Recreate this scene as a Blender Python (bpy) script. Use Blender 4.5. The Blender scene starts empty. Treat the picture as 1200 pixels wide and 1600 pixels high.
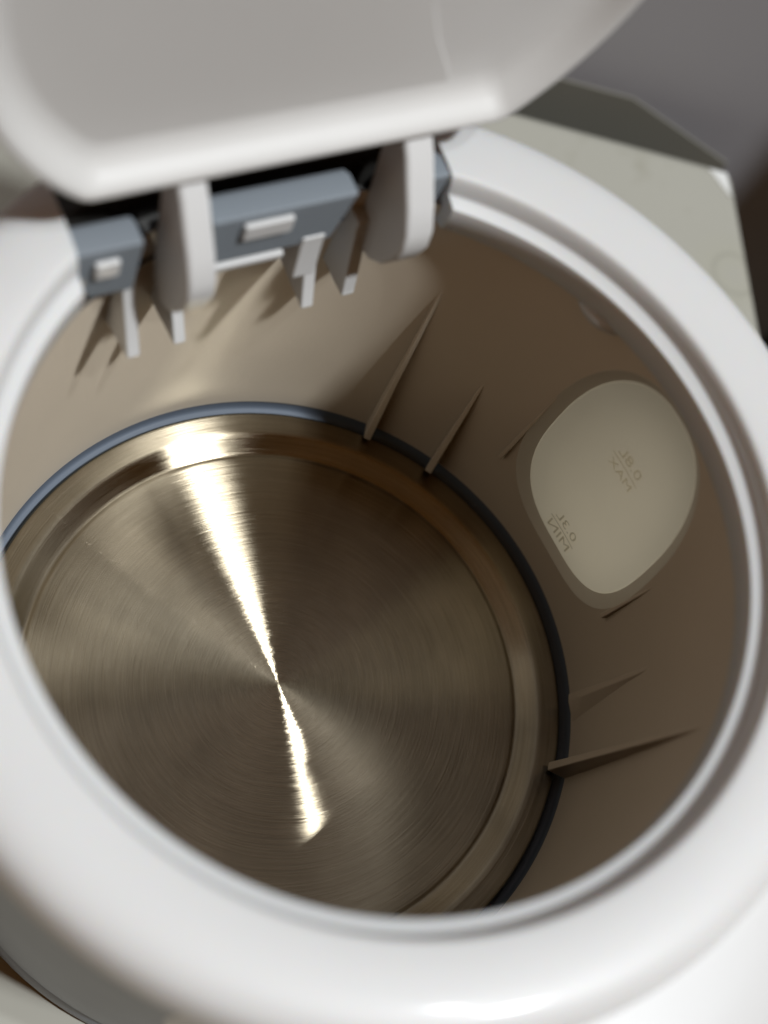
import bpy, bmesh, math, random
from mathutils import Vector, Matrix
random.seed(7)
mm = 0.001
# ------------------------------------------------------------------ camera
FPX, CAM = 2100.0, Vector((0.0, -0.09906, 0.27743))
ROT = Matrix(((0.80591172, -0.59191126, 0.01213904),
              (0.52715477, 0.7081088, -0.46977631),
              (0.26947013, 0.38499738, 0.88270203)))
scene = bpy.context.scene
cd = bpy.data.cameras.new('camera')
co = bpy.data.objects.new('camera', cd)
scene.collection.objects.link(co)
co.matrix_world = Matrix.Translation(CAM) @ ROT.to_4x4()
cd.sensor_fit = 'VERTICAL'; cd.sensor_height = 24.0
cd.lens = FPX / 1600.0 * 24.0
cd.clip_start = 0.005; cd.clip_end = 30.0
cd.dof.use_dof = True; cd.dof.focus_distance = 0.288; cd.dof.aperture_fstop = 5.5
scene.camera = co
scene.render.engine = 'CYCLES'
scene.cycles.use_denoising = True
scene.cycles.max_bounces = 14; scene.cycles.diffuse_bounces = 1; scene.cycles.glossy_bounces = 8
scene.cycles.caustics_reflective = False
scene.view_settings.view_transform = 'Standard'; scene.view_settings.look = 'None'
scene.view_settings.exposure = 0.0; scene.view_settings.gamma = 1.0
# ------------------------------------------------------------------ light
world = bpy.data.worlds.new('World'); scene.world = world; world.use_nodes = True
bg = world.node_tree.nodes['Background']
bg.inputs[0].default_value = (1.0, 0.46, 0.12, 1); bg.inputs[1].default_value = 0.105
def lamp(name, pos, size, watt, col):
    ld = bpy.data.lights.new(name, 'AREA'); ld.shape = 'DISK'; ld.size = size; ld.energy = watt; ld.color = col
    lo = bpy.data.objects.new(name, ld); scene.collection.objects.link(lo); lo.location = pos
    lo.rotation_euler = (Vector((-0.02, 0.06, 0.0)) - Vector(pos)).to_track_quat('-Z', 'Y').to_euler()
lamp('ceiling_lamp', (1.09, 0.045, 2.14), 0.14, 46.5, (0.925, 0.97, 1.0))
lamp('ceiling_lamp', (0.80, 0.11, 2.20), 0.035, 9.0, (0.925, 0.97, 1.0))

# ------------------------------------------------------------------ pixel helpers (directions only)
def ray(q):
    return ROT @ Vector(((q[0] - 600) / FPX, -(q[1] - 800) / FPX, -1.0))
def on_plane(q, nrm, val):
    d = ray(q); nrm = Vector(nrm)
    return CAM + d * ((val - CAM.dot(nrm)) / d.dot(nrm))
def on_z(q, z): return on_plane(q, (0, 0, 1), z)
U = Vector((0.53647, 0.84392, 0)).normalized()      # along the hinge
N = Vector((-U.y, U.x, 0))                      # outward through the hinge
Z = Vector((0, 0, 1))
def hp(s, n, z): return U * (s * mm) + N * (n * mm) + Z * (z * mm)
HAZ = math.atan2(N.y, N.x)

# ------------------------------------------------------------------ materials
def new_mat(name):
    m = bpy.data.materials.new(name); m.use_nodes = True
    nt = m.node_tree
    return m, nt, nt.nodes['Principled BSDF']
def node(nt, t, **kw):
    n = nt.nodes.new(t)
    for k, v in kw.items(): setattr(n, k, v)
    return n
def plastic(name, col, rough=0.3, bump=0.02, sss=0.0, spec=0.5, scale=900, mottling=0.03, coat=0.0):
    m, nt, b = new_mat(name)
    tc = node(nt, 'ShaderNodeTexCoord')
    ns = node(nt, 'ShaderNodeTexNoise'); ns.inputs['Scale'].default_value = 38; ns.inputs['Detail'].default_value = 5
    nt.links.new(tc.outputs['Object'], ns.inputs['Vector'])
    mix = node(nt, 'ShaderNodeMix', data_type='RGBA')
    mix.inputs[6].default_value = (*[c * (1 - mottling) for c in col], 1)
    mix.inputs[7].default_value = (*[min(1, c * (1 + mottling)) for c in col], 1)
    nt.links.new(ns.outputs['Fac'], mix.inputs[0]); nt.links.new(mix.outputs[2], b.inputs['Base Color'])
    mr = node(nt, 'ShaderNodeMapRange'); mr.inputs[3].default_value = rough * 0.85; mr.inputs[4].default_value = rough * 1.2
    nt.links.new(ns.outputs['Fac'], mr.inputs[0]); nt.links.new(mr.outputs[0], b.inputs['Roughness'])
    n2 = node(nt, 'ShaderNodeTexNoise'); n2.inputs['Scale'].default_value = scale; n2.inputs['Detail'].default_value = 3
    nt.links.new(tc.outputs['Object'], n2.inputs['Vector'])
    bp = node(nt, 'ShaderNodeBump'); bp.inputs['Strength'].default_value = bump; bp.inputs['Distance'].default_value = 0.0005
    nt.links.new(n2.outputs['Fac'], bp.inputs['Height']); nt.links.new(bp.outputs['Normal'], b.inputs['Normal'])
    b.inputs['Specular IOR Level'].default_value = spec
    if coat: b.inputs['Coat Weight'].default_value = coat; b.inputs['Coat Roughness'].default_value = 0.1
    if sss:
        b.inputs['Subsurface Weight'].default_value = sss
        b.inputs['Subsurface Radius'].default_value = (0.004, 0.0022, 0.001)
        b.inputs['Subsurface Scale'].default_value = 1.0
    return m
WHITE = plastic('white_plastic', (0.70, 0.695, 0.685), 0.42, 0.03, coat=0.12)
INNER = plastic('inner_plastic', (0.83, 0.71, 0.56), 0.36, 0.04, spec=0.3, mottling=0.05)
LIDM = plastic('lid_plastic', (0.70, 0.69, 0.67), 0.4, 0.03)
GREYBLUE = plastic('slate_plastic', (0.24, 0.27, 0.30), 0.6, 0.05, spec=0.25)
GASKET = plastic('silicone', (0.125, 0.15, 0.19), 0.6, 0.08)
SHELL = plastic('shell_plastic', (0.24, 0.27, 0.33), 0.42, 0.04)
DARKM = plastic('dark_plastic', (0.03, 0.028, 0.025), 0.6, 0.05)

def translucent(name, col, tcol=(1.0, 0.93, 0.76), w=0.65):
    m, nt, b = new_mat(name)
    out = nt.nodes['Material Output']
    b.inputs['Base Color'].default_value = (*col, 1); b.inputs['Roughness'].default_value = 0.45
    t = node(nt, 'ShaderNodeBsdfTranslucent'); t.inputs['Color'].default_value = (*tcol, 1)
    mx = node(nt, 'ShaderNodeMixShader'); mx.inputs[0].default_value = 0.65
    tc = node(nt, 'ShaderNodeTexCoord'); ns = node(nt, 'ShaderNodeTexNoise'); ns.inputs['Scale'].default_value = 60
    nt.links.new(tc.outputs['Object'], ns.inputs['Vector'])
    mr = node(nt, 'ShaderNodeMapRange'); mr.inputs[3].default_value = w - 0.04; mr.inputs[4].default_value = w + 0.04
    nt.links.new(ns.outputs['Fac'], mr.inputs[0]); nt.links.new(mr.outputs[0], mx.inputs[0])
    nt.links.new(b.outputs[0], mx.inputs[1]); nt.links.new(t.outputs[0], mx.inputs[2]); nt.links.new(mx.outputs[0], out.inputs['Surface'])
    return m
PANEL = translucent('window_plastic', (0.84, 0.79, 0.62), w=0.80)
FRAME = translucent('window_frame_plastic', (0.74, 0.645, 0.51), w=0.24)
FROST = translucent('frosted_plastic', (0.9, 0.88, 0.8), (0.99, 0.96, 0.88), w=0.94)
MARK = translucent('marking', (0.62, 0.58, 0.46), (0.74, 0.69, 0.56), w=0.72)
MARK2 = translucent('marking_faint', (0.73, 0.69, 0.54), (0.90, 0.84, 0.68), w=0.76)

ROTA = 0.0
def steel():
    m, nt, b = new_mat('brushed_steel')
    tc = node(nt, 'ShaderNodeTexCoord'); sp = node(nt, 'ShaderNodeSeparateXYZ')
    nt.links.new(tc.outputs['Object'], sp.inputs[0])
    def M(op, a, bb=None, val=None):
        n = node(nt, 'ShaderNodeMath', operation=op)
        nt.links.new(a, n.inputs[0])
        if bb is not None: nt.links.new(bb, n.inputs[1])
        if val is not None: n.inputs[1].default_value = val
        return n.outputs[0]
    r = M('SQRT', M('ADD', M('MULTIPLY', sp.outputs[0], sp.outputs[0]), M('MULTIPLY', sp.outputs[1], sp.outputs[1])))
    ang = M('ARCTAN2', sp.outputs[1], sp.outputs[0])
    def rings(fr, fa, detail=3):
        cv = node(nt, 'ShaderNodeCombineXYZ')
        nt.links.new(M('MULTIPLY', r, val=fr), cv.inputs[0]); nt.links.new(M('MULTIPLY', ang, val=fa), cv.inputs[1])
        n = node(nt, 'ShaderNodeTexNoise'); n.inputs['Scale'].default_value = 1.0; n.inputs['Detail'].default_value = detail
        nt.links.new(cv.outputs[0], n.inputs['Vector']); return n.outputs['Fac']
    fine = rings(3400, 1.6); wide = rings(420, 1.0, 4); scr = rings(1500, 2.6, 2)
    cr = node(nt, 'ShaderNodeMix', data_type='RGBA')
    cr.inputs[6].default_value = (0.20, 0.164, 0.11, 1); cr.inputs[7].default_value = (0.46, 0.395, 0.29, 1)
    nt.links.new(M('ADD', M('MULTIPLY', fine, val=0.5), M('MULTIPLY', scr, val=0.5)), cr.inputs[0])
    vo = node(nt, 'ShaderNodeTexVoronoi'); vo.inputs['Scale'].default_value = 75
    nt.links.new(tc.outputs['Object'], vo.inputs['Vector'])
    sx = node(nt, 'ShaderNodeSeparateXYZ'); nt.links.new(vo.outputs['Color'], sx.inputs[0])
    sp1 = M('LESS_THAN', vo.outputs['Distance'], M('MULTIPLY', M('GREATER_THAN', sx.outputs[0], val=0.80), M('MULTIPLY', sx.outputs[1], val=0.10)))
    sm = node(nt, 'ShaderNodeTexNoise'); sm.inputs['Scale'].default_value = 55; sm.inputs['Detail'].default_value = 5
    nt.links.new(tc.outputs['Object'], sm.inputs['Vector'])
    smr = node(nt, 'ShaderNodeMapRange'); smr.inputs[1].default_value = 0.35; smr.inputs[2].default_value = 0.65; smr.inputs[3].default_value = 0.84; smr.inputs[4].default_value = 1.06
    nt.links.new(sm.outputs['Fac'], smr.inputs[0])
    sc_ = node(nt, 'ShaderNodeMix', data_type='RGBA', blend_type='MULTIPLY'); sc_.inputs[0].default_value = 1.0
    nt.links.new(cr.outputs[2], sc_.inputs[6]); nt.links.new(smr.outputs[0], sc_.inputs[7])
    dk = node(nt, 'ShaderNodeMix', data_type='RGBA'); nt.links.new(sp1, dk.inputs[0]); nt.links.new(sc_.outputs[2], dk.inputs[6]); dk.inputs[7].default_value = (0.05, 0.035, 0.02, 1)
    cr = dk
    g = node(nt, 'ShaderNodeBsdfAnisotropic', distribution='BECKMANN')
    nt.links.new(cr.outputs[2], g.inputs['Color'])
    mr = node(nt, 'ShaderNodeMapRange'); mr.inputs[1].default_value = 0.3; mr.inputs[2].default_value = 0.7
    mr.inputs[3].default_value = 0.22; mr.inputs[4].default_value = 0.27
    nt.links.new(fine, mr.inputs[0]); nt.links.new(mr.outputs[0], g.inputs['Roughness'])
    g.inputs['Anisotropy'].default_value = 0.78; g.inputs['Rotation'].default_value = ROTA
    tg = node(nt, 'ShaderNodeTangent', direction_type='RADIAL', axis='Z')
    nt.links.new(tg.outputs[0], g.inputs['Tangent'])
    bp = node(nt, 'ShaderNodeBump'); bp.inputs['Strength'].default_value = 0.22; bp.inputs['Distance'].default_value = 0.0002
    nt.links.new(M('ADD', fine, M('MULTIPLY', scr, val=0.8)), bp.inputs['Height']); nt.links.new(bp.outputs['Normal'], g.inputs['Normal'])
    nt.nodes.remove(b); nt.links.new(g.outputs[0], nt.nodes['Material Output'].inputs['Surface'])
    return m
STEEL = steel()

# ------------------------------------------------------------------ object helpers
def link(name, verts, faces, mat, parent=None, smooth=True, sharp=None):
    me = bpy.data.meshes.new(name); me.from_pydata([tuple(v) for v in verts], [], faces); me.update()
    bm = bmesh.new(); bm.from_mesh(me); bmesh.ops.remove_doubles(bm, verts=bm.verts, dist=1e-6)
    bmesh.ops.recalc_face_normals(bm, faces=bm.faces); bm.to_mesh(me); bm.free()
    me.materials.append(mat)
    for p in me.polygons: p.use_smooth = smooth
    if smooth and sharp is not None: me.set_sharp_from_angle(angle=math.radians(sharp))
    o = bpy.data.objects.new(name, me); scene.collection.objects.link(o)
    if parent: o.parent = parent
    return o
def empty(name, loc=(0, 0, 0)):
    o = bpy.data.objects.new(name, None); o.empty_display_size = 0.02; scene.collection.objects.link(o); o.location = loc
    return o
def tag(o, label=None, cat=None, kind=None):
    if label: o['label'] = label
    if cat: o['category'] = cat
    if kind: o['kind'] = kind
    return o
def bevel(o, w, seg=3, ang=30):
    m = o.modifiers.new('bevel', 'BEVEL'); m.width = w; m.segments = seg; m.limit_method = 'ANGLE'; m.angle_limit = math.radians(ang); m.harden_normals = True
    for p in o.data.polygons: p.use_smooth = True
    return o
def revolve(name, prof, mat, parent, n=192, smooth_sharp=35, gap=None, cap=True):
    """prof: (r, z) in mm. gap: half width s in mm left open at the hinge."""
    vs, fs = [], []
    closed = gap is None
    cols = n if closed else n + 1
    for i in range(cols):
        for r, z in prof:
            if closed: a = HAZ + 2 * math.pi * i / n
            else:
                d = math.asin(min(1, gap / max(r, gap))); a = HAZ + d + (2 * math.pi - 2 * d) * i / n
            vs.append((r * mm * math.cos(a), r * mm * math.sin(a), z * mm))
    k = len(prof)
    for i in range(n):
        j = (i + 1) % cols
        for t in range(k - 1):
            fs.append((i * k + t, j * k + t, j * k + t + 1, i * k + t + 1))
    if not closed and cap:
        fs.append(tuple(range(k))); fs.append(tuple(reversed(range(n * k, n * k + k))))
    return link(name, vs, fs, mat, parent, True, smooth_sharp)
def smooth_prof(pts, it=2):
    for _ in range(it):
        out = [pts[0]]
        for a, b in zip(pts, pts[1:]):
            out += [(a[0] * .75 + b[0] * .25, a[1] * .75 + b[1] * .25), (a[0] * .25 + b[0] * .75, a[1] * .25 + b[1] * .75)]
        pts = out + [pts[-1]]
    return pts
def prism(name, poly, ext, mat, parent=None, bev=0.0, seg=3):
    """poly: list of Vectors (planar), ext: Vector extrusion."""
    k = len(poly); vs = list(poly) + [v + ext for v in poly]
    fs = [tuple(range(k)), tuple(reversed(range(k, 2 * k)))] + [(i, (i + 1) % k, (i + 1) % k + k, i + k) for i in range(k)]
    o = link(name, vs, fs, mat, parent, False)
    if bev: bevel(o, bev, seg)
    return o

# ------------------------------------------------------------------ setting: table, wall, floor
TZ = -0.035
corner = on_z((1148, 262), TZ)
eb = (on_z((815, 170), TZ) - corner).normalized()        # along the back edge
er = (on_z((1197, 528), TZ) - corner).normalized()  # along the right edge

def table_mat():
    m, nt, b = new_mat('table_laminate')
    tc = node(nt, 'ShaderNodeTexCoord')
    n1 = node(nt, 'ShaderNodeTexNoise'); n1.inputs['Scale'].default_value = 14; n1.inputs['Detail'].default_value = 6
    n2 = node(nt, 'ShaderNodeTexNoise'); n2.inputs['Scale'].default_value = 70; n2.inputs['Detail'].default_value = 6
    for n in (n1, n2): nt.links.new(tc.outputs['Object'], n.inputs['Vector'])
    mix = node(nt, 'ShaderNodeMix', data_type='RGBA')
    mix.inputs[6].default_value = (0.415, 0.405, 0.345, 1); mix.inputs[7].default_value = (0.475, 0.46, 0.40, 1)
    nt.links.new(n1.outputs['Fac'], mix.inputs[0])
    # grime specks and one dried ring mark
    rp = node(nt, 'ShaderNodeValToRGB'); rp.color_ramp.elements[0].position = 0.24; rp.color_ramp.elements[1].position = 0.38
    rp.color_ramp.elements[0].color = (0.88, 0.87, 0.84, 1)
    nt.links.new(n2.outputs['Fac'], rp.inputs[0])
    mu = node(nt, 'ShaderNodeMix', data_type='RGBA', blend_type='MULTIPLY'); mu.inputs[0].default_value = 1
    nt.links.new(mix.outputs[2], mu.inputs[6]); nt.links.new(rp.outputs[0], mu.inputs[7])
    c = on_z((1148, 428), TZ)
    vd = node(nt, 'ShaderNodeVectorMath', operation='DISTANCE'); vd.inputs[1].default_value = c
    nt.links.new(tc.outputs['Object'], vd.inputs[0])
    r2 = node(nt, 'ShaderNodeValToRGB'); e = r2.color_ramp.elements
    e[0].position = 0.0; e[0].color = (1, 1, 1, 1); e[1].position = 1.0; e[1].color = (1, 1, 1, 1)
    for pos, v in ((0.36, 1), (0.44, .86), (0.52, 1)):
        k = e.new(pos); k.color = (v, v, v * .97, 1)
    sc = node(nt, 'ShaderNodeMath', operation='MULTIPLY'); sc.inputs[1].default_value = 60.0
    nt.links.new(vd.outputs['Value'], sc.inputs[0]); nt.links.new(sc.outputs[0], r2.inputs[0])
    m2 = node(nt, 'ShaderNodeMix', data_type='RGBA', blend_type='MULTIPLY'); m2.inputs[0].default_value = 1
    nt.links.new(mu.outputs[2], m2.inputs[6]); nt.links.new(r2.outputs[0], m2.inputs[7])
    nt.links.new(m2.outputs[2], b.inputs['Base Color'])
    b.inputs['Roughness'].default_value = 0.5
    return m
TABLE = table_mat()
def wall_mat(name, c0, c1):
    m, nt, b = new_mat(name)
    tc = node(nt, 'ShaderNodeTexCoord'); n1 = node(nt, 'ShaderNodeTexNoise'); n1.inputs['Scale'].default_value = 9; n1.inputs['Detail'].default_value = 7
    nt.links.new(tc.outputs['Object'], n1.inputs['Vector'])
    mix = node(nt, 'ShaderNodeMix', data_type='RGBA'); mix.inputs[6].default_value = (*c0, 1); mix.inputs[7].default_value = (*c1, 1)
    nt.links.new(n1.outputs['Fac'], mix.inputs[0]); nt.links.new(mix.outputs[2], b.inputs['Base Color'])
    b.inputs['Roughness'].default_value = 0.65
    return m
WALL = wall_mat('painted_panel', (0.35, 0.34, 0.36), (0.41, 0.40, 0.42))
WEDGE = wall_mat('dark_wedge', (0.21, 0.20, 0.165), (0.26, 0.25, 0.21))
FLOOR = wall_mat('dark_floor', (0.035, 0.033, 0.026), (0.06, 0.055, 0.045))

LB, LR = 0.62, 0.52
table = empty('side_table', (corner + eb * LB / 2 + er * LR / 2).to_2d().to_3d() + Vector((0, 0, -0.70)))
tag(table, 'pale beige laminate side table the white kettle stands on', 'table')
def tpt(a, b_, z): return Vector((corner.x, corner.y, 0)) + eb * a + er * b_ + Z * z
def tparent(o):
    o.parent = table; o.matrix_parent_inverse = Matrix.Translation(table.location).inverted(); return o
top = prism('tabletop', [tpt(0, 0, TZ - 0.024), tpt(LB, 0, TZ - 0.024), tpt(LB, LR, TZ - 0.024), tpt(0, LR, TZ - 0.024)], Vector((0, 0, 0.024)), TABLE, None, 0.005, 5)
tparent(top)
CAPM = plastic('edge_cap', (0.85, 0.85, 0.82), 0.4)
cap = prism('corner_cap', [tpt(0.0035, 0.0035, TZ - 0.001), tpt(0.010, 0.0035, TZ - 0.001), tpt(0.0035, 0.013, TZ - 0.001)], Vector((0, 0, 0.0013)), CAPM)
tparent(cap)
for nm, a0, a1, b0, b1 in (('side_panel', .012, .03, .012, LR - .012), ('side_panel', LB - .03, LB - .012, .012, LR - .012), ('back_panel', .0305, LB - .0305, .014, .026)):
    tparent(prism(nm, [tpt(a0, b0, -0.70), tpt(a1, b0, -0.70), tpt(a1, b1, -0.70), tpt(a0, b1, -0.70)], Vector((0, 0, 0.70 + TZ - 0.0245)), TABLE, None, 0.001, 2))
# floor
fl = link('floor', [(-3, -3, -0.70), (3, -3, -0.70), (3, 3, -0.70), (-3, 3, -0.70)], [(0, 1, 2, 3)], FLOOR, None, False)
tag(fl, kind='structure')
# grey painted wall behind the table and an added unseen post shading it
GAP = -0.018
wl = prism('wall', [tpt(1.6, GAP - .1, -0.699), tpt(-1.2, GAP - .1, -0.699), tpt(-1.2, GAP, -0.699), tpt(1.6, GAP, -0.699)], Z * 2.9, WALL)
tag(wl, kind='structure')
FA, FF = -0.075, 0.055
fr = prism('shade_post', [tpt(FA, GAP + .0005, -0.699), tpt(FA - .06, GAP + .0005, -0.699), tpt(FA - .06, GAP + FF, -0.699), tpt(FA, GAP + FF, -0.699)], Z * 2.1, FLOOR, None, 0.002, 2)
tag(fr, 'added dark post out of view beside the beige table, shading the grey wall', 'shade post')
# thin dark stand-in panel, nearly flush with the wall, for an unidentified dark wedge
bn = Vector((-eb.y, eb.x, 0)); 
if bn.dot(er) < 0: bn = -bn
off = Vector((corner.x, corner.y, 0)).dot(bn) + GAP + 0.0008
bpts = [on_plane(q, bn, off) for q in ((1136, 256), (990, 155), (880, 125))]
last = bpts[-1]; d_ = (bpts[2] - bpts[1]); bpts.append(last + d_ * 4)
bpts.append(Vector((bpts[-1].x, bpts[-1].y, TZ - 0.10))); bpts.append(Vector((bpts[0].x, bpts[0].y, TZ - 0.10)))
bd = prism('dark_wedge', bpts, -bn * 0.003, WEDGE)
tag(bd, 'thin dark olive grey wedge on the grey wall behind the beige table', 'board')  # stand-in panel for an unidentified dark wedge

# ------------------------------------------------------------------ kettle
K = empty('electric_kettle', (0, 0, TZ))
tag(K, 'open electric kettle with white rim, slate blue body and brushed steel heating plate inside', 'kettle')
def kp(o):
    o.parent = K; o.matrix_parent_inverse = Matrix.Translation((0, 0, -TZ)); return o
# heating plate
D = -2.0
prof = [(0.02, D), (2, D), (10, D), (20, D), (30, D), (40, D), (48, D), (52, D)] + \
    smooth_prof([(53.2, D), (54.3, D), (54.9, D - 0.25), (55.6, D - 0.1), (58.6, -0.05), (59.4, 0.42), (60.3, 0.5), (61.2, 0.45), (63.6, 0.35), (64.6, 0.25), (65.0, -0.2)], 2) + [(65.0, -3)]
plate = kp(revolve('heating_plate', prof, STEEL, None, 256, 50))
kp(revolve('gasket', smooth_prof([(64.9, -2.2), (65.2, -1.7), (65.9, -1.5), (66.7, -1.3), (67.1, -0.6), (67.25, 1.0), (67.3, 3.0)], 2), GASKET, None, 192, 60))

# inner wall (with the window opening) and outer shell
WA = math.radians(61.7)
def wall_r(z): return 67.0 + (62.6 - 67.0) * (z - 1.8) / (91.0 - 1.8)
def flank_r(z):
    if z > 30: return 76.8 + 0.6 * (z - 30) / 59.0
    return 76.8 - 1.2 * (30 - z) / 50.0
def spout(a, z):
    d = (math.degrees(a) + 30 + 180) % 360 - 180
    if z < 25: return 0
    t = min(1, (z - 25) / 65.0)
    h = (3 * t * t - 2 * t ** 3)
    edge = min(1.0, (94.6 - z) / 9.0); h *= math.sqrt(max(0, 1 - (1 - edge) ** 2))
    return 21.5 * math.exp(-(d / 26.0) ** 2) * h
def outline(t, kx=1.0, kz=1.0):
    """window outline: (mm sideways, mm height)"""
    c, s = math.cos(t), math.sin(t); e = 2 / 2.5
    x = math.copysign(abs(c) ** e, c); y = math.copysign(abs(s) ** e, s)
    return (kx * (21.3 - 0.8 * y) * x, 49.0 + kz * 35.8 * y)
def pol(r, a, z): return Vector((r * mm * math.cos(a), r * mm * math.sin(a), z * mm))
def holed(name, rf, zs, kx, kz, mat, ncol=180, half=14):
    da = 2 * math.pi / ncol
    ia = round(WA / da); vs, fs = [], []
    cols = list(range(ia + half, ia - half + ncol + 1))
    k = len(zs)
    for c in cols:
        for z in zs: vs.append(pol(rf(c * da, z), c * da, z))
    for i in range(len(cols) - 1):
        for t in range(k - 1): fs.append((i * k + t, (i + 1) * k + t, (i + 1) * k + t + 1, i * k + t + 1))
    # border of the sector, walked round once
    bd_ = [((ia + c) * da, zs[0]) for c in range(-half, half)] + [((ia + half) * da, z) for z in zs[:-1]] + \
          [((ia + c) * da, zs[-1]) for c in range(half, -half, -1)] + [((ia - half) * da, z) for z in reversed(zs[1:])]
    base = len(vs); R = 6; m_ = len(bd_)
    for a, z in bd_:
        x0 = (a - WA) * 65.0; ang = math.atan2((z - 49.0) / 35.8, x0 / 21.3)
        # superellipse angle correction
        tx = math.copysign(abs(math.cos(ang)) ** 1.25, math.cos(ang)); ty = math.copysign(abs(math.sin(ang)) ** 1.25, math.sin(ang))
        ox, oz = outline(math.atan2(ty, tx), kx, kz)
        for q in range(R + 1):
            f = q / R; z_ = z * (1 - f) + oz * f; x_ = x0 * (1 - f) + ox * f; aa = WA + x_ / 65.0
            vs.append(pol(rf(aa, z_), aa, z_))
    for i in range(m_):
        j = (i + 1) % m_
        for q in range(R): fs.append((base + i * (R + 1) + q, base + j * (R + 1) + q, base + j * (R + 1) + q + 1, base + i * (R + 1) + q + 1))
    return link(name, vs, fs, mat, None, True, 50)
zs_in = [1.8 + (91 - 1.8) * i / 24 for i in range(25)]
kp(holed('inner_wall', lambda a, z: wall_r(z), zs_in, 1, 1, INNER))
zs_out = [-20, -18.5, -15, -8, 0, 8, 16, 24, 32, 40, 48, 56, 64, 70, 76, 80, 83, 84.5, 86.5, 88, 88.8]
kp(holed('outer_shell', lambda a, z: flank_r(z) - (0.8 if z < -19 else 0) + 0 * z, zs_out, 1.05, 1.03, SHELL))
vs, fs = [], []
zz = [26 + (94.6 - 26) * (1 - (1 - i / 22) ** 1.6) for i in range(23)]
for i in range(61):
    a = math.radians(-78 + 96 * i / 60)
    e = min(1, min(i, 60 - i) / 5)
    for z in zz: vs.append(pol(flank_r(min(z, 88)) + spout(a, z) + (0.9 * e - 0.4 if z < 85 else 0.5 * e), a, z))
for i in range(60):
    for t in range(22): fs.append((i * 23 + t, (i + 1) * 23 + t, (i + 1) * 23 + t + 1, i * 23 + t + 1))
kp(link('spout', vs, fs, WHITE, None, True, 60))
# window frame (bevelled reveal) and translucent pane
def ringmesh(name, rings, mat, fill=False, n=96, parent=None, sharp=60):
    vs, fs = [], []
    for kx, kz, dr in rings:
        for i in range(n):
            x, z = outline(2 * math.pi * i / n, kx, kz); a = WA + x / 65.0
            vs.append(pol(wall_r(z) + dr, a, z))
    for q in range(len(rings) - 1):
        for i in range(n):
            j = (i + 1) % n; fs.append((q * n + i, q * n + j, (q + 1) * n + j, (q + 1) * n + i))
    if fill: fs.append(tuple((len(rings) - 1) * n + i for i in range(n)))
    return link(name, vs, fs, mat, parent, True, sharp)
kp(ringmesh('window_frame', [(1.0, 1.0, 0.0), (0.99, 0.993, 0.06), (0.97, 0.98, 0.25), (0.92, 0.955, 0.75), (0.87, 0.93, 1.15), (0.855, 0.922, 1.3)], FRAME))
pane = kp(ringmesh('window_pane', [(0.855, 0.922, 1.3), (0.85, 0.918, 1.15), (0.84, 0.91, 1.1)] + [(0.84 * f, 0.91 * f, 1.1) for f in (.85, .7, .55, .4, .25, .1, .02)], PANEL, True))
vs, fs = [], []
for f in (1.05, .9, .7, .5, .3, .1, .01):
    for i in range(64):
        x, z = outline(2 * math.pi * i / 64, f, f * 1.03 / 1.05); vs.append(pol(flank_r(z) - 0.3, WA + x / 65.0, z))
for q in range(6):
    for i in range(64):
        j = (i + 1) % 64; fs.append((q * 64 + i, q * 64 + j, q * 64 + 64 + j, q * 64 + 64 + i))
kp(link('outer_window_pane', vs, fs, FROST, None, True))
def marking(txt, size, az_mm, zc, width, mat):
    cu = bpy.data.curves.new('text', 'FONT'); cu.body = txt; cu.size = size; cu.align_x = 'CENTER'; cu.align_y = 'CENTER'; cu.resolution_u = 3
    to = bpy.data.objects.new('text', cu); scene.collection.objects.link(to)
    dg = bpy.context.evaluated_depsgraph_get(); dg.update()
    me = bpy.data.meshes.new_from_object(to.evaluated_get(dg)); bpy.data.objects.remove(to)
    xs = [v.co.x for v in me.vertices]; sc = width / (max(xs) - min(xs))
    for v in me.vertices:
        # printed on the outside, so it reads mirrored from within
        x = v.co.x * sc; y = v.co.y * sc
        z = zc + y; a = WA + (az_mm + x) / 65.0
        v.co = pol(wall_r(z) + 1.02, a, z)
    me.materials.append(mat)
    o = bpy.data.objects.new('volume_marking', me); scene.collection.objects.link(o); kp(o)
    o.parent = pane; o.matrix_parent_inverse = Matrix.Translation((0, 0, -0.0)); o.matrix_world = Matrix.Identity(4)
    return o
def bar(az_mm, zc, w, h, mat):
    vs, fs = [], []
    for i in range(9):
        x = az_mm - w / 2 + w * i / 8; a = WA + x / 65.0
        vs += [pol(wall_r(zc - h / 2) + 1.02, a, zc - h / 2), pol(wall_r(zc + h / 2) + 1.02, a, zc + h / 2)]
    for i in range(8): fs.append((2 * i, 2 * i + 2, 2 * i + 3, 2 * i + 1))
    o = link('marking_line', vs, fs, mat, None, False); return o
for (top_t, low_t, az_mm, zl, mk) in (('0.3L', 'MIN', 1.0, 22.4, MARK), ('0.8L', 'MAX', 0.6, 57.8, MARK2)):
    marking(top_t, 4, az_mm, zl + 2.6, 7.2, mk); marking(low_t, 4, az_mm, zl - 2.6, 7.6, mk)
    b_ = bar(az_mm, zl, 9.0, 0.35, mk); b_.parent = pane

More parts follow.
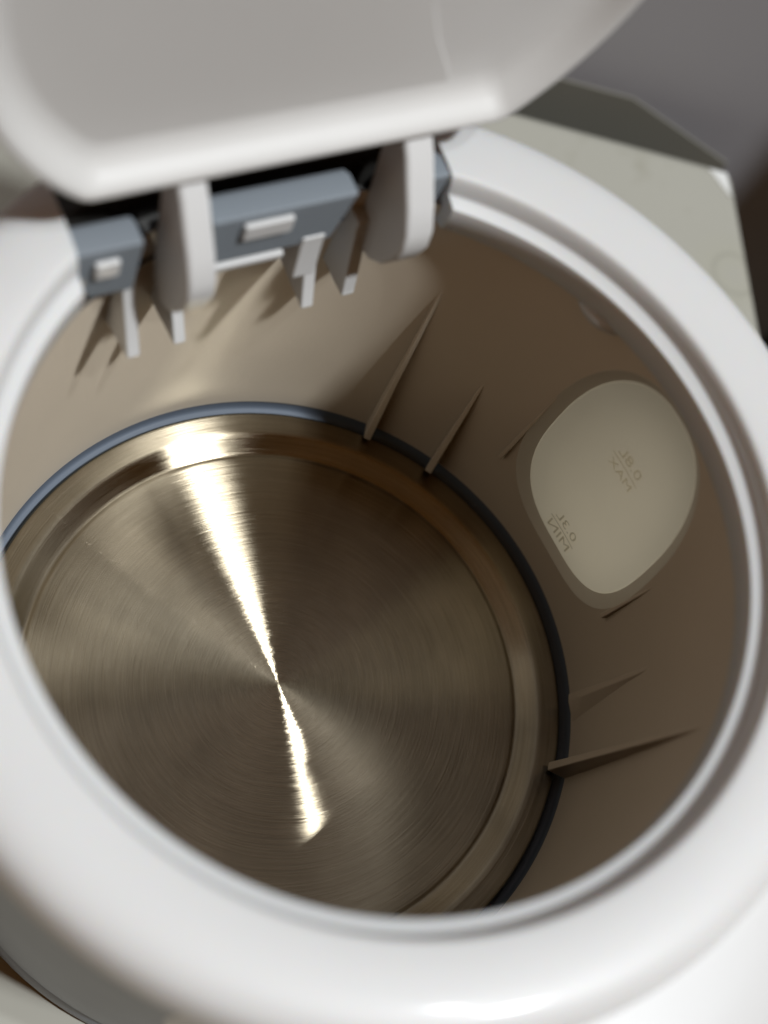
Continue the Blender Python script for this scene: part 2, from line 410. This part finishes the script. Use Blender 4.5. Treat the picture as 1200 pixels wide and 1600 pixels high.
# rim: ledge, riser and broad rounded shoulder, open at the hinge
lipp = [(63.2, 86.8), (61.6, 86.9), (60.9, 87.1), (60.6, 87.6), (60.2, 92.9), (60.35, 93.5), (60.9, 93.8), (62.4, 94.3), (62.7, 94.6)]
shp = smooth_prof([(62.7, 94.6), (62.9, 96.2), (63.3, 97.6), (63.7, 98.2), (64.5, 98.5), (67.5, 98.9), (71.5, 99.0), (75.0, 98.5), (77.3, 97.0), (78.4, 94.2), (78.75, 91.4), (78.7, 89.6), (78.3, 89.0), (75.0, 88.7)], 2)
RIMM = plastic('rim_plastic', (0.70, 0.695, 0.685), 0.45, 0.03, sss=0.22, coat=0.12)
kp(revolve('rim', lipp + shp, RIMM, None, 220, 40, gap=33.5))
# small catch under the lip
def catch(azd, w):
    vs, fs = [], []; k = 10
    pr = [(62.6, 88.0), (60.5, 87.8), (59.8, 87.0), (60.0, 85.4), (61.0, 84.3), (63.2, 83.6)]
    for i in range(k + 1):
        f = i / k; e = math.sin(math.pi * f) ** 0.5; a = math.radians(azd) + (f - .5) * w / 60.0
        for r, z in pr: vs.append(pol(63.2 + (r - 63.2) * e, a, 87.8 + (z - 87.8) * (0.4 + 0.6 * e)))
    n_ = len(pr)
    for i in range(k):
        for t in range(n_ - 1): fs.append((i * n_ + t, (i + 1) * n_ + t, (i + 1) * n_ + t + 1, i * n_ + t + 1))
    return kp(link('lid_catch', vs, fs, WHITE, None, True, 50))
catch(83.0, 11.0)
# ribs on the wall
def rib(a_top, z_top, a_bot, z_bot, tip, th=1.1):
    at, ab = math.radians(a_top), math.radians(a_bot)
    n_ = 10; vs, fs = [], []
    tipv = tip
    for sgn in (-1, 1):
        for i in range(n_ + 1):
            f = i / n_; z = z_top + (z_bot - z_top) * f; a = at + (ab - at) * f
            w_ = pol(wall_r(z) + 0.5, a, z); tdir = Vector((-math.sin(a), math.cos(a), 0)) * (th * mm / 2 * sgn * (0.45 + .55 * f))
            inner = pol(wall_r(z_top), at, z_top).lerp(tipv, f)
            vs += [w_ + tdir, inner + tdir]
    m_ = 2 * (n_ + 1)
    for i in range(n_):
        for o_ in (0, m_): fs.append((o_ + 2 * i, o_ + 2 * i + 2, o_ + 2 * i + 3, o_ + 2 * i + 1))
        fs.append((2 * i + 1, 2 * i + 3, m_ + 2 * i + 3, m_ + 2 * i + 1))
    fs.append((2 * n_, 2 * n_ + 1, m_ + 2 * n_ + 1, m_ + 2 * n_))
    o = kp(link('rib', vs, fs, INNER, None, False)); bevel(o, 0.25 * mm, 2); return o
rib(107.9, 66, 106.5, 1.6, on_z((573, 687), 0.0016), 1.7)
rib(92.2, 42, 91.4, 2.0, pol(62.6, math.radians(91.0), 2.8), 1.8)
rib(28.6, 46, 28.9, 2.0, on_z((888, 1090), 0.0055), 1.9)
rib(10.0, 77, 18.7, 1.2, on_z((856, 1197), 0.0016), 2.0)
rib(80.0, 56, 81.2, 24, pol(wall_r(24) - 1.2, math.radians(81.2), 24), 1.1)
rib(41.6, 52, 43.4, 28, pol(wall_r(28) - 1.2, math.radians(43.4), 28), 1.1)

# hinge: slate blocks with white slots, supports below, dark housing behind
def hinge_block(s0, s1, zt, zb, taper0, taper1):
    n_pr = [(53.8, zt), (58.0, zt - .1), (60.0, zt - 1.2), (60.0, zb), (54.0, zb)]
    vs = [hp(s0 + (taper0 if z == zb else 0), n_, z) for n_, z in n_pr] + [hp(s1 - (taper1 if z == zb else 0), n_, z) for n_, z in n_pr]
    k = 5
    fs = [tuple(range(k)), tuple(reversed(range(k, 2 * k)))] + [(i, (i + 1) % k, (i + 1) % k + k, i + k) for i in range(k)]
    o = kp(link('hinge_block', vs, fs, GREYBLUE, None, False)); bevel(o, 0.6 * mm, 3); return o
def slot(parent, q0, q1, nn):
    a = on_plane(q0, N, nn * mm); b = on_plane(q1, N, nn * mm)
    s0, s1 = a.dot(U) / mm, b.dot(U) / mm; z1, z0 = max(a.z, b.z) / mm, min(a.z, b.z) / mm
    zc = (z0 + z1) / 2; h = 2.0
    o = prism('slot_insert', [hp(s0, nn, zc - h), hp(s1, nn, zc - h), hp(s1, nn, zc + h), hp(s0, nn, zc + h)], N * (1.2 * mm), WHITE, None, 0.4 * mm, 2)
    o.parent = parent; return o
hb1 = hinge_block(-38.6, -22.6, 98.2, 84.2, 8.0, 0.4)
hb2 = hinge_block(-11.4, 15.2, 99.2, 86.4, 0.5, 2.2)
hb3 = hinge_block(28.6, 33.0, 99.0, 91.0, 0.2, 0.2)
slot(hb1, (150, 425), (188, 425), 52.9); slot(hb2, (384, 362), (457, 358), 52.9)
kp(prism('hinge_ledge', [hp(-11.5, 53.4, 84.4), hp(4.0, 53.4, 84.4), hp(4.0, 63, 84.4), hp(-11.5, 63, 84.4)], Z * (1.6 * mm), WHITE, None, 0.4 * mm, 2))
def support(qtop, qtip, qback, sv, th):
    F, B, Wp = (on_plane(q, U, sv * mm) for q in (qtop, qtip, qback))
    nw = math.sqrt(64.8 ** 2 - sv ** 2)
    ex = [hp(sv, max(nw, Wp.dot(N) / mm), Wp.z / mm), hp(sv, max(nw, Wp.dot(N) / mm), F.z / mm + 2), hp(sv, F.dot(N) / mm, F.z / mm + 2)]
    return kp(prism('hinge_support', [F, B, Wp] + ex, U * (th * mm), WHITE, None, 0.4 * mm, 3))
support((190, 448), (199, 562), (150, 476), -24.4, 2.4)
support((266, 462), (272, 540), (243, 485), -14.6, 2.3)
support((478, 385), (470, 484), (443, 418), 9.4, 2.5)
support((470, 385), (456, 436), (440, 400), 7.0, 4.4)
support((556, 360), (533, 464), (520, 438), 19.2, 2.7)
# housing behind the hinge
vs, fs = [], []
for i in range(25):
    s = -33.8 + 67.6 * i / 24
    for r_, z_ in ((77.0, 82), (78.5, 86), (78.5, 91), (77.4, 94.8), (74.6, 97.0), (70.0, 97.0), (69.4, 96), (69.0, 84), (62.4, 82)):
        n_ = math.sqrt(max(0, r_ * r_ - s * s)); vs.append(hp(s, n_, z_))
k = 9
for i in range(24):
    for t in range(k - 1): fs.append((i * k + t, (i + 1) * k + t, (i + 1) * k + t + 1, i * k + t + 1))
kp(link('hinge_housing', vs, fs, DARKM, None, True, 40))

# lid, standing open, concave side towards the opening
HL = 40.2
S0, ZC, RL, NF = 3.2, 109.6 + HL, 54.1, 55.0
def lid_outline(inset, n=160):
    """rounded circle segment, offset inwards"""
    R = RL - inset; h = HL - inset; rc = 4.2
    # dense unrounded outline, then corner rounding by walking an inner offset curve
    Ri, hi = R - rc, h - rc
    t0 = math.asin(hi / Ri)                    # angle below horizontal where the arc meets the chord
    pts = []
    for i in range(n + 1):                     # big arc, from right corner over the top to the left corner
        t = -t0 + (math.pi + 2 * t0) * i / n
        pts.append((R * math.cos(t), R * math.sin(t)))
    cl = (Ri * math.cos(math.pi + t0), -hi)
    for i in range(1, 13):
        t = math.pi + t0 + (1.5 * math.pi - (math.pi + t0)) * i / 12
        pts.append((cl[0] + rc * math.cos(t), cl[1] + rc * math.sin(t)))
    cr = (-cl[0], -hi)
    for i in range(1, 25): pts.append((cl[0] + (cr[0] - cl[0]) * i / 24, -h))
    for i in range(1, 13):
        t = 1.5 * math.pi + (2 * math.pi - t0 - 1.5 * math.pi) * i / 12
        pts.append((cr[0] + rc * math.cos(t), cr[1] + rc * math.sin(t)))
    return pts[:-1]
rings_ = [(6, -12.0), (2.0, -11.6), (0.5, -10.6), (0, -9), (0, -1.6), (0.25, -0.6), (0.8, 0), (1.4, 0.05), (2.0, -0.35), (2.8, -1.3), (3.6, -2.5), (4.6, -3.7), (6.0, -4.6), (8.5, -5.1), (14, -5.2), (24, -5.2)]
vs, fs = [], []
for ins, fw in rings_:
    for x, y in lid_outline(ins): vs.append(hp(S0 + x, NF - fw, ZC + y))
k = len(lid_outline(0))
for q in range(len(rings_) - 1):
    for i in range(k): fs.append((q * k + i, q * k + (i + 1) % k, (q + 1) * k + (i + 1) % k, (q + 1) * k + i))
fs.append(tuple(range(k))); fs.append(tuple((len(rings_) - 1) * k + i for i in range(k)))
lid = kp(link('lid', vs, fs, LIDM, None, True, 50))
lid['label'] = 'open white lid standing upright on its hinge'
# slightly raised plate on the lid's inner face
pl = [(-28, -38.5), (28, -38.5), (24.5, -30), (20, -22), (16.5, -14), (15, -4), (14.6, 10), (15.5, 24), (19, 36), (22, 40), (0, 46), (-22, 40), (-38, 27), (-45.5, 10), (-46.5, -4), (-45, -16), (-42, -24), (-36, -32), (-33, -38.5)]
o = prism('lid_plate', [hp(S0 + x, NF + 5.8, ZC + y) for x, y in pl], -N * (0.95 * mm), LIDM, None, 0.34 * mm, 4); o.parent = lid
# curved hinge arms of the lid
arm = [(61, 103), (60, 96), (59, 87), (57.5, 81), (55, 78.6), (52, 79.4), (49, 82.4), (46.4, 87.2), (45.2, 91.6), (45.8, 95.5), (48.2, 99.5), (51.0, 103.2), (53.6, 106.6), (56.5, 109.5), (61.5, 110.5)]
for s0, s1 in ((-18.0, -13.0), (21.4, 27.0)):
    o = prism('hinge_arm', [hp(s0, n_, z_) for n_, z_ in arm], U * ((s1 - s0) * mm), WHITE, None, 0.9 * mm, 4); o.parent = lid
for ch in lid.children: ch.matrix_parent_inverse = Matrix.Identity(4)
# power base under the kettle
pb = revolve('power_base', [(0.1, -34.9), (74, -34.9), (75.5, -34), (76, -31), (75.4, -26), (73.5, -22.5), (70, -21.2), (0.1, -21.0)], SHELL, None, 128, 40)
pb['label'] = 'round slate blue power base under the kettle, on the table'; pb['category'] = 'power base'
# parts of parts keep the kettle's frame
bpy.context.view_layer.update()
for parent in (pane, hb1, hb2, lid):
    for ch in parent.children: ch.matrix_parent_inverse = Matrix.Identity(4)
bpy.context.view_layer.update()
